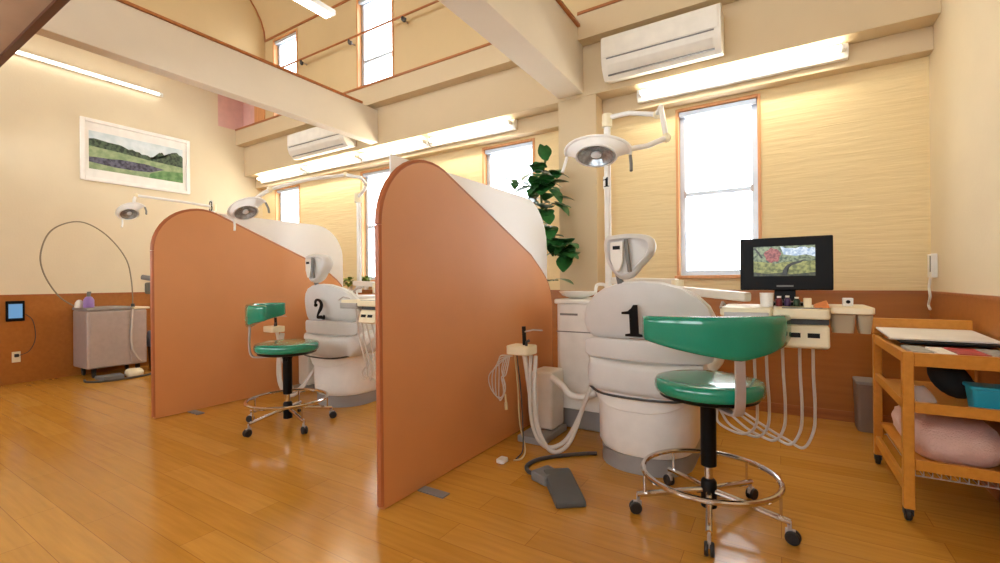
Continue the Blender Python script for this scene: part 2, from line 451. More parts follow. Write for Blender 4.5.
# ------------------------------------------------------------------ air conditioners
def aircon(x0, x1, z0, z1, label):
    t = thing('air_conditioner', label, 'air conditioner', ((x0+x1)/2, 3.95, z0), 'wall air conditioners')
    yb, yf = YF-.001, 3.83
    h = z1-z0
    o = [(yb, z0+.03), (yb, z1), (yf+.03, z1), (yf, z1-.02), (yf, z0+h*.42), (yf+.025, z0+h*.2), (yf+.07, z0+.02), (yf+.1, z0)]
    build(MB().prism(o, YZ, x0, x1), 'case', BEIGE, t, .008)
    build(MB().box((x0+.02, yf-.008, z0+h*.46), (x1-.02, yf-.001, z1-.03)), 'front_panel', BEIGE, t, .004)
    build(MB().box((x0+.05, yf-.006, z0+h*.415), (x1-.05, yf+.003, z0+h*.44)), 'intake_slot', MID, t)
    b = MB(); b.loft([[(x, yf+.012, z0+h*.27), (x, yf+.004, z0+h*.275), (x, yf+.052, z0+.035), (x, yf+.06, z0+.03)] for x in (x0+.06, x1-.06)])
    build(b, 'louver', BEIGE, t)
    build(MB().box((x0+.05, yf+.046, z0+.025), (x1-.05, yf+.062, z0+.034)), 'outlet_slot', MID, t)
    return t
aircon(-1.31, -.36, 2.872, 3.235, 'larger white wall air conditioner above the right window and its lamp')
aircon(-5.86, -4.70, 2.86, 3.20, 'white wall air conditioner beside the far beam above the lamp row')

# ------------------------------------------------------------------ high rail with hooks
t = thing('curtain_rail', 'long reddish rail with dark hooks crossing the high windows', 'rail', (-4.2, 3.95, 4.25))
build(MB().tube([(-6.74, 3.95, 4.26), (-1.6, 3.95, 4.25)], .013, 8), 'rail', TRIM, t)
for x in (-5.72, -4.72, -3.78, -2.4):
    h = build(MB().tube([(x, YF-.001, 4.23), (x, 3.98, 4.23), (x, 3.95, 4.24)], .009, 8), 'bracket', STEEL, t)
    build(MB().tube(spline([(x+.02, 3.95, 4.24), (x+.03, 3.94, 4.20), (x+.07, 3.93, 4.17), (x+.08, 3.93, 4.20)], 4), .016, 8), 'hook', DARK, h)

# ------------------------------------------------------------------ picture, tablet, outlet, intercom
t = thing('framed_picture', 'wide landscape picture in white frame and mat on left wall', 'picture', (XL+.001, 2.64, 2.41))
ya, yb_, za, zb = 2.03, 3.255, 2.425, 3.205
fw = .045
b = MB().box((XL+.001, ya, za), (XL+.035, ya+fw, zb)).box((XL+.001, yb_-fw, za), (XL+.035, yb_, zb)).box((XL+.001, ya+fw, za), (XL+.035, yb_-fw, za+fw)).box((XL+.001, ya+fw, zb-fw), (XL+.035, yb_-fw, zb))
build(b, 'frame', WFRAME, t, .006)
build(MB().box((XL+.002, ya+fw, za+fw), (XL+.014, yb_-fw, zb-fw)), 'mat_board', PAPER, t)
sq = [(0, 0), (1, 0), (1, 1), (0, 1)]
lay = [(sq, tone('print field', (128, 152, 112), (160, 176, 136), 0, 14)),
       ([(0, .62), (1, .5), (1, 1), (0, 1)], tone('print sky', (196, 212, 216), (222, 232, 236), 0, 6)),
       (rough_edge([(0, .80), (.28, .76), (.5, .66), (.68, .58), (.72, .78), (.76, .80), (.80, .66), (.84, .82), (.93, .86), (1, .76)], 6, .025, 1)+[(1, .46), (.6, .50), (.3, .56), (0, .60)], tone('print trees', (38, 52, 46), (84, 104, 82), 0, 34)),
       (rough_edge([(0, .30), (.3, .36), (.55, .37), (.78, .30)], 4, .01, 2)+[(.62, .16), (.45, .13), (.25, .13), (0, .18)], tone('print pond', (48, 48, 64), (104, 104, 124), 0, 22)),
       (rough_edge([(.62, .13), (.75, .25), (1, .30)], 4, .01, 3)+[(1, 0), (.6, 0)], tone('print lawn', (78, 122, 70), (112, 152, 98), 0, 16))]
mosaic('print', lambda u, v, e: (XL+.0145+e, 2.115+1.05*u, 2.575+.48*v), lay, t)
t = thing('wall_tablet', 'black framed tablet with blue screen fixed to the wainscot', 'tablet', (XL+.013, 1.46, .82))
build(MB().box((XL+.013, 1.385, .705), (XL+.032, 1.535, .935)), 'case', BLACK, t, .006)
build(MB().box((XL+.032, 1.405, .74), (XL+.0335, 1.515, .90)), 'screen', emit('tablet screen', (104, 158, 204), .85, .02), t)
t = thing('wall_outlet', 'white wall socket with dark plug low on the left wainscot', 'outlet', (XL+.013, 1.465, .30))
build(MB().box((XL+.013, 1.43, .24), (XL+.02, 1.50, .36)), 'plate', CREAM, t, .003)
build(MB().box((XL+.02, 1.448, .30), (XL+.05, 1.482, .335)), 'plug', DARK, t, .005)
o = build(MB().tube(spline([(XL+.03, 1.54, .78), (XL+.025, 1.60, .70), (XL+.022, 1.62, .50), (XL+.03, 1.57, .36), (XL+.045, 1.484, .318)], 8), .004, 6), 'power_cord', HOSED)
tag(o, 'thin dark cord running from the wall tablet down to the socket', 'cord')
t = thing('intercom', 'small white switch box by the right corner just above the wainscot', 'intercom', (XR-.001, 4.24, 1.10))
build(MB().box((XR-.035, 4.19, 1.10), (XR-.001, 4.29, 1.265)), 'case', WHITE, t, .006)
build(MB().box((XR-.038, 4.20, 1.14), (XR-.035, 4.22, 1.25)), 'slot', MID, t)
o = build(MB().tube(spline([(XR-.03, 4.24, 1.098), (XR-.034, 4.25, 1.03), (XR-.036, 4.22, .97), (XR-.036, 4.26, .91), (XR-.036, 4.22, .88)], 6), .008, 8), 'coiled_cord', BEIGE)
tag(o, 'short pale cord hanging below the white switch box in the corner', 'cord')

# ------------------------------------------------------------------ partition screens
def screen(x, y0, label, a0=.11):
    t = thing('partition_screen', label, 'partition', (x, y0+.95, 0), 'terracotta partition screens')
    L = 1.92
    d = lambda *p: [(y0+q[0], q[1]) for q in p]
    left = arc(.37, 1.385, .37, 180, 62, 14)                 # big rounded near corner
    diag = [(1.55, 1.30), (1.72, 1.19), (1.80, 1.13), (1.86, 1.07), (1.90, 1.0), (L, .90)]
    out = d((0, .004), *left, *diag, (L, .004))
    build(MB().prism(out, YZ, x-.018, x+.018), 'panel', ORANGE, t, .002)
    edge = [(y, z) for y, z in out]
    inner = edge
    b = MB(); b.tube([(x, y, z) for y, z in edge[1:-1]], .019, 8); build(b, 'edge_trim', ORANGE_E, t)
    build(MB().tube([(x, y0, .02), (x, y0, 1.38)], .019, 8), 'end_strip', ORANGE_E, t); build(MB().tube([(x, y0+L, .02), (x, y0+L, .9)], .019, 8), 'end_strip', ORANGE_E, t)
    ac = d((a0, .80), (a0, 1.755), *arc(L-.37, 1.385, .37, 90, 0, 12), (L, .80))
    build(MB().prism(ac, YZ, x-.036, x-.026), 'acrylic_pane', ACRYL, t)
    for y in (y0+.265, y0+1.6):
        build(MB().box((x+.02, y-.03, .001), (x+.19, y+.03, .007)), 'foot_plate', MID, t, .001)
    return t
screen(-1.65, 1.555, 'near terracotta partition screen with white acrylic upper corner, in front of unit 2')
screen(-4.372, 1.655, 'far terracotta partition screen with white acrylic upper corner, left of the second stool', .5)

# ------------------------------------------------------------------ stools
def stool(label, loc, rot):
    t = thing('stool', label, 'stool', loc, 'green wheeled operator stools', rot, world=False)
    prof = [(.01, .575), (.215, .575), (.228, .582), (.235, .60), (.234, .625), (.226, .638), (.205, .643), (.12, .645), (.01, .645)]
    build(MB().lathe(prof, seg=48), 'seat', GREEN, t, angle=60)
    build(MB().lathe([(.01, .552), (.18, .552), (.212, .562), (.216, .574), (.01, .574)], seg=40), 'seat_pan', BLACK, t)
    rings = []; N = 28
    for k in range(N+1):
        s = -1+2*k/N; ph = math.radians(64 if s < 0 else 58)*s
        sh = 1.0 if abs(s) < .93 else math.sqrt(max(.02, 1-((abs(s)-.93)/.07)**2))
        zt = .948-.006*s*s; zb = .768+.072*min(1, abs(s)**1.15)
        zc, hh, th = (zt+zb)/2, (zt-zb)/2, .026*sh
        ring = []
        for a, c in rrect(-1, -1, 1, 1, .45, 3):
            r_ = .36+a*th; ring.append((-.10+r_*math.cos(ph), r_*math.sin(ph), zc+c*hh*(.9+.1*sh)))
        rings.append(ring)
    build(MB().loft(rings), 'backrest', GREEN, t, angle=60)
    b = MB(); path = spline([(.262, .0, .80), (.264, .0, .72), (.266, .0, .63), (.255, .0, .56), (.21, .0, .535), (.05, .0, .54)], 6)
    rr = []
    for i, p in enumerate(path):
        tt = (path[min(i+1, len(path)-1)]-path[max(i-1, 0)]).normalized(); nrm = Vector((0, 1, 0)).cross(tt)
        rr.append([p+Vector((0, 1, 0))*sy*.021+nrm*sx*.005 for sy, sx in ((-1, -1), (1, -1), (1, 1), (-1, 1))])
    b.loft(rr); build(b, 'back_strut', STEEL, t, .002)
    build(MB().tube([(0, 0, .055), (0, 0, .30)], .018, 16), 'lower_column', CHROME, t)
    build(MB().lathe([(.024, .235), (.034, .24), (.034, .51), (.045, .545), (.045, .551), (.01, .551)], seg=24), 'gas_sleeve', BLACK, t)
    build(MB().lathe([(.02, .045), (.034, .05), (.034, .165), (.028, .175), (.019, .18)], seg=24), 'hub', BLACK, t)
    build(MB().tube([(.0, .05, .54), (-.02, .16, .535), (-.02, .22, .52)], .008, 8), 'height_lever', BLACK, t)
    ring = [(.29*math.cos(2*PI*k/48), .29*math.sin(2*PI*k/48), .20) for k in range(48)]
    build(MB().tube(ring, .0125, 10, closed=True), 'foot_ring', CHROME, t)
    for k in range(5):
        a = math.radians(-27+72*k); c, s = math.cos(a), math.sin(a); D = lambda r, z: (r*c, r*s, z)
        lg = build(MB().tube([D(.03, .125), D(.10, .118), D(.325, .088)], .0135, 10).tube([D(.29, .095), D(.29, .20)], .006, 8), 'leg', CHROME, t)
        w = MB(); M = Matrix.Rotation(a, 4, 'Z')
        for off in (-.011, .011):
            w.lathe([(.004, -.008), (.024, -.008), (.028, -.004), (.028, .004), (.024, .008), (.004, .008)], D(.332, .0285), 20,
                    M @ Matrix.Translation((0, off, 0)) @ Matrix.Rotation(PI/2, 4, 'X'))
        build(w, 'caster', RUBBER, lg)
        build(MB().tube([D(.32, .05), D(.32, .092)], .008, 8).box((-.02, -.006, .035), (.016, .006, .06), Matrix.Translation(D(.325, 0)) @ M), 'caster_fork', STEEL, lg)
    return t
st = stool('green vinyl stool in front of the dental chair numbered 1', (-.285, 2.29, 0), math.radians(-56))
dup(st, (-3.285, 2.133, 0), math.radians(229), 'green vinyl stool standing between the two partition screens')

# ------------------------------------------------------------------ dental chair (unit 1 coordinates; copied for unit 2)
def numeral(ch, cx, cz, h, fn, t0, t1):
    """serif numerals: outlines in a unit box, height 1"""
    b = MB()
    if ch == '1':
        o = [(-.26, 0), (.32, 0), (.32, .07), (.17, .10), (.17, 1.0), (.04, 1.0), (-.02, .90), (-.14, .80), (-.34, .77), (-.34, .70), (-.10, .70), (-.10, .10), (-.26, .07)]
        b.prism([(cx+a*h, cz+c*h) for a, c in o], fn, t0, t1)
    else:
        mid = {'2': [(-.27, .70), (-.24, .84), (-.06, .95), (.16, .88), (.22, .70), (.10, .50), (-.10, .30), (-.26, .10), (-.22, .07), (.05, .09), (.24, .05), (.30, .20)],
               '3': [(-.26, .76), (-.18, .90), (.02, .95), (.18, .86), (.18, .68), (.04, .54), (-.06, .52), (.10, .49), (.24, .36), (.22, .16), (.04, .05), (-.16, .08), (-.28, .24)]}[ch]
        wd = {'2': [.07, .07, .05, .08, .10, .09, .06, .04, .07, .09, .08, .03], '3': [.07, .06, .05, .08, .08, .05, .03, .06, .10, .09, .06, .06, .06]}[ch]
        n = 5; P = spline([(a, c, 0) for a, c in mid], n)
        W = []
        for i in range(len(P)):
            k = i/n; j = min(int(k), len(wd)-2); W.append(wd[j]+(wd[j+1]-wd[j])*(k-j))
        L_, R_ = [], []
        for i, p in enumerate(P):
            tt = (P[min(i+1, len(P)-1)]-P[max(i-1, 0)]).normalized(); nn = Vector((-tt.y, tt.x, 0))
            L_.append(p+nn*W[i]); R_.append(p-nn*W[i])
        for i in range(len(P)-1):
            q = [L_[i], L_[i+1], R_[i+1], R_[i]]
            b.loft([[Vector(fn(cx+v.x*h, cz+v.y*h, t_)) for v in q] for t_ in (t0, t1)])
        b.ball(Vector(fn(cx+mid[0][0]*h+.02*h, cz+mid[0][1]*h-.02*h, (t0+t1)/2)), [.09*h if abs(v) > .5 else abs(t1-t0)/2 for v in (Vector(fn(1, 0, 0))-Vector(fn(0, 0, 0)) + Vector(fn(0, 1, 0))-Vector(fn(0, 0, 0)))], 12)
    return b

def dental_chair(label, num):
    t = thing('dental_chair', label, 'dental chair', (-.67, 2.95, 0), 'dental treatment chairs')
    cx = -.665
    ease = lambda x0, x1, y0, y1, r: rrect(x0, y0, x1, y1, r, 8)
    build(MB().loft([[(a, c, z) for a, c in ease(cx-.295, cx+.235, 2.575, 3.45, r)] for z, r in ((.002, .24), (.09, .24), (.10, .23))]), 'plinth', GREYB, t)
    rings = []
    for z, g, fr in ((.102, -.005, 0), (.14, .01, 0), (.30, .012, 0), (.36, .012, 0), (.42, .02, -.03), (.46, .022, -.04)):
        rings.append([(a, c, z) for a, c in ease(cx-.295-g, cx+.24+g, 2.565-g, 3.4, .24)])
    build(MB().loft(rings), 'pedestal', WHITE, t, .006, angle=50)
    # scooped collar and rear roll
    oc = ease(cx-.295-.034, cx+.24+.034, 2.565-.022, 3.4, .24)
    low = [(a, c, .355+.075*min(1, abs(a-cx+.03)/.30)**2.5) for a, c in oc]
    build(MB().loft([low, [(a, c, .4735) for a, c in oc]]), 'collar', WHITE, t, .006, angle=50)
    rings = []
    for k in range(21):
        s = -1+2*k/20; x = cx+.01+.345*s
        e = 1 if abs(s) < .9 else math.sqrt(max(.05, 1-((abs(s)-.9)/.1)**2))
        yy = 2.50+.05*s*s
        zc = .56; hz = .092*e; hy = .08*e; sag = -.02*(1-s*s)
        rings.append([(x, yy+.1+a*hy, zc+sag+c*hz) for a, c in rrect(-1, -1, 1, 1, .42, 4)])
    build(MB().loft(rings), 'hip_roll', GREYW, t, angle=60)
    build(MB().tube(spline([(cx-.30, 2.58, .475), (cx-.2, 2.50, .458), (cx, 2.485, .452), (cx+.2, 2.50, .458), (cx+.31, 2.58, .475)], 6), .007, 8), 'welt', DARK, t)
    rings = []
    for k in range(17):
        s = -1+2*k/16; x = cx+.012+.352*s
        e = 1 if abs(s) < .95 else .7
        rings.append([(x, 2.585+.05*s*s+a*.04*e, .705+c*.058*e) for a, c in rrect(-1, -1, 1, 1, .2, 3)])
    build(MB().loft(rings), 'lumbar_band', GREYW, t, angle=50)
    # domed backrest shell, leaning a little
    half = [(-.30, .765), (-.345, .80), (-.362, .85), (-.358, .90), (-.335, .955), (-.285, 1.01), (-.21, 1.055), (-.11, 1.083), (0, 1.09)]
    out = [(cx+.012+a, c) for a, c in half]+[(cx+.012-a, c) for a, c in half[-2::-1]]
    lean = lambda a, c, tt: (a, tt-(c-.76)*.16+.08*((a-cx)/.36)**2, c)
    c0 = sum(a for a, _ in out)/len(out); c1 = .92
    rings = []
    for tt, g in ((2.57, .86), (2.552, .95), (2.556, .99), (2.57, 1.0), (2.63, 1.0), (2.645, .97)):
        rings.append([lean(c0+(a-c0)*g, c1+(c-c1)*g, tt) for a, c in out])
    bk = build(MB().loft(rings[1:]), 'backrest', GREYW, t, angle=45)
    build(MB().tube([lean(a, c, 2.60) for a, c in out[2:-2]], .008, 8), 'back_welt', WHITE, t)
    nm = build(numeral(num, cx-.03, .785, .18, lambda a, c, tt: lean(a, c, tt), 2.542, 2.5495), 'numeral', BLACK, bk)
    # headrest on a post
    build(MB().tube([(cx-.10, 2.57, 1.05), (cx-.115, 2.55, 1.14), (cx-.12, 2.56, 1.21)], .019, 12), 'headrest_post', MID, t)
    hx, hz = cx-.05, 1.237
    hs = [(hx+a*1.0, hz+c*1.04) for a, c in [(-.05, -.12), (.02, -.118), (.075, -.06), (.13, .0), (.145, .055), (.12, .10), (.03, .118), (-.08, .116), (-.13, .104), (-.138, .04), (-.115, -.04)]]
    hs = [(p.x, p.y) for p in spline([(a, c, 0) for a, c in hs], 3, True)]
    rings = []
    for tt, g in ((2.50, .72), (2.485, .8), (2.49, .92), (2.515, 1.0), (2.56, .98), (2.59, .85)):
        rings.append([(hx+(a-hx)*g, tt+.4*(a-hx)**2, hz+(c-hz)*g) for a, c in hs])
    hd = build(MB().loft(rings), 'headrest', GREYW, t, angle=55)
    pl = [(hx+a, hz+c) for a, c in ((-.085, .075), (-.015, .078), (-.015, -.03), (-.035, -.085), (-.062, -.085), (-.085, -.02))]
    build(MB().prism(pl, XZ, 2.468, 2.486), 'rear_plate', BEIGE, hd, .005)
    build(MB().box((hx-.07, 2.464, hz+.035), (hx-.03, 2.4675, hz+.055)), 'name_plate', BLACK, hd)
    build(MB().tube(spline([(hx+.0, 2.478, hz+.09), (hx+.01, 2.472, hz), (hx+.02, 2.478, hz-.09)], 5), .012, 8), 'hinge', MID, hd)
    # seat and leg rest reaching to the window side
    build(MB().prism(rrect(cx-.30, 2.72, cx+.30, 3.45, .08), XY, .475, .60), 'seat', GREYW, t, .03)
    lr = MB(); lr.loft([[(cx+sx*w, y, z+sz*.045) for sx, sz in ((-1, -1), (1, -1), (1, 1), (-1, 1))] for y, z, w in ((3.452, .54, .27), (3.75, .47, .25), (4.05, .42, .2))])
    build(lr, 'leg_rest', GREYW, t, .03)
    build(MB().box((cx-.26, 2.7, .462), (cx+.26, 3.38, .474)), 'seat_frame', WHITE, t, .004)
    for sx in (-1, 1):
        build(MB().tube(spline([(cx+sx*.30, 2.74, .56), (cx+sx*.37, 2.80, .64), (cx+sx*.37, 2.90, .68), (cx+sx*.37, 3.06, .68)], 6), .027, 12), 'armrest', WHITE, t)
    return t, nm
ch1, _ = dental_chair('pale grey dental chair marked with a black 1 on its back', '1')
OFF = Vector((-2.69, .03, 0)); COFF = Vector((-2.77, .03, 0))
ch2, _ = dental_chair('pale grey dental chair marked with a black 2 on its back', '2')
ch2.location = Vector(ch2.location)+COFF

# ------------------------------------------------------------------ spittoon units
def spittoon(label, full=True):
    t = thing('spittoon_unit', label, 'dental unit', (-1.32, 3.35, 0), 'dental spittoon units')
    build(MB().prism(rrect(-1.44, 3.12, -1.01, 3.62, .05, 6), XY, .15, .93), 'cabinet', WHITE, t, .01)
    build(MB().prism(rrect(-1.455, 3.10, -.99, 3.64, .05, 6), XY, .93, .965), 'cabinet_top', WHITE, t, .01)
    build(MB().prism(rrect(-1.45, 3.16, -1.03, 3.66, .05, 6), XY, .001, .149), 'plinth', GREYB, t, .006)
    build(MB().box((-1.40, 3.118, .845), (-1.26, 3.1225, .86)).box((-1.43, 3.117, .72), (-1.13, 3.1195, .728)), 'seam', MID, t)
    build(MB().lathe([(.05, .966), (.12, .99), (.145, 1.02), (.135, 1.02), (.10, .995), (.02, .985)], (-1.33, 3.30, 0), 28), 'basin', WHITE, t)
    build(MB().tube(spline([(-1.22, 3.40, .966), (-1.22, 3.40, 1.04), (-1.20, 3.39, 1.07), (-1.14, 3.36, 1.07), (-1.10, 3.34, 1.04)], 6), .013, 10), 'spout', WHITE, t)
    # low pipe frame toward the room with the instrument rest above
    build(MB().box((-1.54, 2.70, .001), (-1.34, 3.09, .045)), 'foot_frame', GREYB, t, .006)
    build(MB().box((-1.53, 2.88, .046), (-1.36, 3.09, .46)), 'side_box', BEIGE, t, .02)
    build(MB().tube(spline([(-1.365, 2.90, .42), (-1.27, 2.86, .38), (-1.20, 2.84, .33), (-1.10, 2.9, .32), (-1.06, 3.02, .36), (-1.05, 3.1, .5)], 6), .022, 12), 'grab_tube', WHITE, t)
    build(MB().tube([(-1.395, 2.72, .046), (-1.40, 2.62, .40), (-1.41, 2.575, .632)], .016, 12), 'rest_post', BEIGE, t)
    rr = build(MB().prism(rrect(-1.50, 2.485, -1.335, 2.62, .02, 4), XY, .632, .69), 'instrument_rest', CREAM, t, .008)
    build(MB().tube([(-1.40, 2.56, .69), (-1.402, 2.555, .81)], .013, 10), 'handpiece', BLACK, rr)
    build(MB().tube([(-1.40, 2.55, .775), (-1.34, 2.57, .79), (-1.29, 2.60, .785)], .005, 8), 'nozzle', STEEL, rr)
    build(MB().tube([(-1.37, 2.53, .69), (-1.37, 2.53, .715), (-1.35, 2.53, .725)], .009, 8), 'knob', DARK, rr)
    for dx, dy in ((0, 0), (.035, .02)):
        build(MB().tube(spline([(-1.375+dx, 2.60, .62), (-1.365+dx, 2.56, .40), (-1.33+dx, 2.54, .17), (-1.25+dx, 2.56, .06-dy), (-1.15+dx*.5, 2.64, .10-dy), (-1.09, 2.78, .28), (-1.085, 2.95, .45), (-1.12, 3.105, .62)], 8), .0135, 10), 'suction_hose', HOSE, t)
    if full:
        for k in range(4):
            q = .01*k
            build(MB().tube(spline([(-1.48+q, 2.49, .625), (-1.53+q, 2.45-q, .57+2*q), (-1.605+2*q, 2.45+q, .49+q), (-1.60+2*q, 2.47, .40-2*q), (-1.53+q, 2.47, .345+1.5*q), (-1.48-q, 2.45, .43+2*q), (-1.51+q, 2.455, .54-q), (-1.50+q, 2.49, .625)], 8), .0035, 6), 'lead', HOSE, t)
        build(MB().tube(spline([(-1.50, 2.48, .38), (-1.49, 2.47, .33)], 3), .007, 8).tube([(-1.49, 2.47, .33), (-1.485, 2.465, .285)], .011, 8), 'lead_tip', CORDY, t)
        for k, m in enumerate((CORDY, HOSED)):
            build(MB().tube(spline([(-1.45+.015*k, 2.52, .625), (-1.43+.02*k, 2.52, .42), (-1.40+.02*k, 2.49, .2), (-1.37, 2.50-.03*k, .05), (-1.36-.03*k, 2.44, .008), (-1.39, 2.39+.03*k, .006)], 7), .005, 6), 'control_cord', m, t)
    return t
spittoon('white spittoon cabinet with hanging hoses between near screen and chair 1')
sp2 = spittoon('white spittoon cabinet between far screen and the chair numbered 2', False)
sp2.location = Vector(sp2.location)+COFF
# the loose plug, cord and the foot switch on the floor
o = build(MB().prism(rrect(-1.47, 2.305, -1.415, 2.375, .015, 4), XY, .002, .026), 'plug', WHITE, None, .006)
tag(o, 'white plug lying on the floor beside the near screen', 'plug')
o = build(MB().tube(spline([(-1.165, 2.262, .014), (-1.23, 2.28, .0125), (-1.275, 2.35, .0125), (-1.26, 2.46, .0125), (-1.19, 2.56, .0125), (-1.10, 2.65, .0125), (-1.03, 2.71, .0125), (-.985, 2.735, .0125)], 8), .012, 10), 'pedal_cable', HOSED)
tag(o, 'thick dark cable looping on the floor from foot pedal to chair 1', 'cable')
t = thing('foot_pedal', 'grey foot control pedal lying on the floor near the chair numbered 1', 'foot pedal', (-.97, 2.2, 0))
M = Matrix.Translation((-.975, 2.18, 0)) @ Matrix.Rotation(math.radians(-53), 4, 'Z')
b = MB()
b.loft([[M @ Vector((x, y, z)) for y, z in ((-.075, .003), (.075, .003), (.075, h), (-.075, h))] for x, h in ((-.16, .055), (-.12, .062), (.17, .036), (.19, .03))])
build(b, 'pedal_plate', mat('pedal rubber', (84, 88, 90), .55), t, .008)
M2 = Matrix.Translation((-1.07, 2.235, 0)) @ Matrix.Rotation(math.radians(-20), 4, 'Z')
build(MB().box((-.09, -.065, .003), (.03, .065, .058), M2), 'pedal_base', mat('grey pedal housing', (116, 118, 118), .5), t, .012)
build(MB().tube([M2 @ Vector((-.07, -.03, .03)), M2 @ Vector((-.085, .0, .035)), M2 @ Vector((-.07, .035, .03))], .012, 8), 'carry_handle', MID, t)

# ------------------------------------------------------------------ operating lamps
def lamp(label, pole, path, head, face, badge=None, group='dental operating lamps', size=1.0, th_=.2):
    """pole: list of points from the cabinet up; path: list of arm segments; head: centre; face: aiming direction"""
    base = pole[0]
    t = thing('operating_lamp', label, 'lamp', base, group)
    p = build(MB().tube(pole, .024, 14), 'pole', WHITE, t)
    if badge:
        ch, z, y = badge[:3]; bs = badge[3] if len(badge) > 3 else 1
        x = pole[0][0]
        build(MB().box((x-.024*bs, y-.003, z-.045*bs), (x+.024*bs, y, z+.045*bs)), 'badge', WHITE, p, .002)
        build(numeral(ch, x, z-.033*bs, .07*bs, XZ, y-.0055, y-.0035), 'numeral', BLACK, p)
    build(MB().tube([Vector(pole[-1])-Vector((0, 0, .02)), Vector(pole[-1])+Vector((0, 0, .075))], .037, 16), 'pole_cap', CREAM, t)
    for i, seg_ in enumerate(path):
        a = build(MB().tube(seg_, .017, 12), 'arm', WHITE, t)
        build(MB().ball(seg_[-1], (.027, .027, .03), 14), 'joint', CREAM, a)
    c = Vector(head); d = Vector(face).normalized()
    k = size
    xa = Vector((math.cos(th_), math.sin(th_), .16)); xa = (xa-d*xa.dot(d)).normalized(); ya = d.cross(xa)
    M = Matrix(((xa.x, ya.x, d.x, 0), (xa.y, ya.y, d.y, 0), (xa.z, ya.z, d.z, 0), (0, 0, 0, 1))) @ Matrix.Diagonal((1.25, .82, 1, 1))
    hd = build(MB().lathe([(.01*k, -.075*k), (.07*k, -.062*k), (.108*k, -.025*k), (.122*k, .008*k), (.112*k, .012*k), (.100*k, -.012*k), (.065*k, -.042*k), (.01*k, -.05*k)], c, 32, M), 'lamp_head', WHITE, t)
    build(MB().lathe([(.006*k, -.045*k), (.06*k, -.036*k), (.095*k, -.008*k), (.105*k, .012*k), (.098*k, .013*k), (.06*k, -.02*k), (.005*k, -.028*k)], c, 32, M), 'reflector', LAMPG, hd)
    build(MB().lathe([(.004, -.02*k), (.03*k, -.018*k), (.03*k, .0), (.004, .002*k)], c, 20, M), 'bulb', mat('lamp glass', (225, 232, 236), .1), hd)
    ax, up = xa, (ya if ya.z > 0 else -ya)
    bw = [c+ax*.235*k*math.sin(q)+up*(.135*k*math.cos(q)-.01)-d*.06*k for q in [math.radians(-104+13*j) for j in range(17)]]
    build(MB().tube(bw, .011*k, 10), 'bow', WHITE, hd)
    # swept white visor between the rim and the bow
    qs = [math.radians(-104+13*j) for j in range(17)]
    rim = [c+ax*.148*k*math.sin(q)+up*(.094*k*math.cos(q))-d*.004*k for q in qs]
    mid = [c+ax*.20*k*math.sin(q)+up*(.128*k*math.cos(q)-.004)-d*.045*k for q in qs]
    vb = MB(); vb.loft([[rim[j], mid[j], bw[j], bw[j]-d*.008, mid[j]-d*.010, rim[j]-d*.010] for j in range(17)])
    build(vb, 'visor', WHITE, hd, angle=60)
    for sgn in (-1, 1):
        e = c+ax*sgn*.228*k+up*(.15*k*math.cos(math.radians(104))-.01)-d*.05*k
        build(MB().tube([e, e+ax*sgn*.01-up*.03*k+d*.05, e+ax*sgn*.015-up*.04*k+d*.10], .012*k, 10), 'handle', WHITE if sgn < 0 else MID, hd)
    return t
P0 = (-1.04, 3.25, .967)
Ptop = (-1.04, 3.25, 2.26)
lamp('white operating lamp on a pole above the dental chair numbered 1',
     [(-1.068, 3.25, .967), (-1.068, 3.25, 2.25)],
     [[(-1.068, 3.25, 2.30), (-.90, 3.23, 2.295), (-.70, 3.20, 2.235)], [(-.70, 3.20, 2.235), (-.655, 3.1, 2.245), (-.60, 2.98, 2.02), (-.59, 2.95, 1.99)],
      [(-.59, 2.95, 1.99), (-.68, 2.85, 1.93), (-.80, 2.74, 1.895), (-.885, 2.69, 1.91)]],
     (-.945, 2.66, 1.865), (.05, -.60, -.80), ('1', 1.82, 3.225), th_=.35, size=.86)
lamp('white operating lamp beside the far screen, arm crossing before the windows',
     [(-3.775, 3.28, .999), (-3.775, 3.28, 1.90), (-3.775, 3.27, 1.97)],
     [[(-3.775, 3.27, 2.0), (-3.62, 3.22, 2.06), (-3.52, 3.16, 2.09), (-3.53, 3.10, 2.15), (-3.70, 3.05, 2.19)], [(-3.70, 3.05, 2.19), (-3.88, 2.75, 2.11), (-4.02, 2.45, 1.98)],
      [(-4.02, 2.45, 1.98), (-4.06, 2.36, 1.90), (-4.05, 2.28, 1.83)]],
     (-4.03, 2.23, 1.74), (.45, -.35, -.8), None, size=.8)
lamp('white operating lamp at the left end beyond the far screen, below the picture',
     [(-6.62, 3.22, .003), (-6.62, 3.22, 2.13)],
     [[(-6.62, 3.22, 2.17), (-6.75, 2.85, 2.205), (-6.90, 2.44, 2.235)], [(-6.90, 2.44, 2.235), (-6.90, 2.42, 2.18), (-6.90, 2.41, 2.09)]],
     (-6.88, 2.36, 1.99), (.45, -.4, -.8), ('3', 2.17, 3.19, 1.9), size=.85)

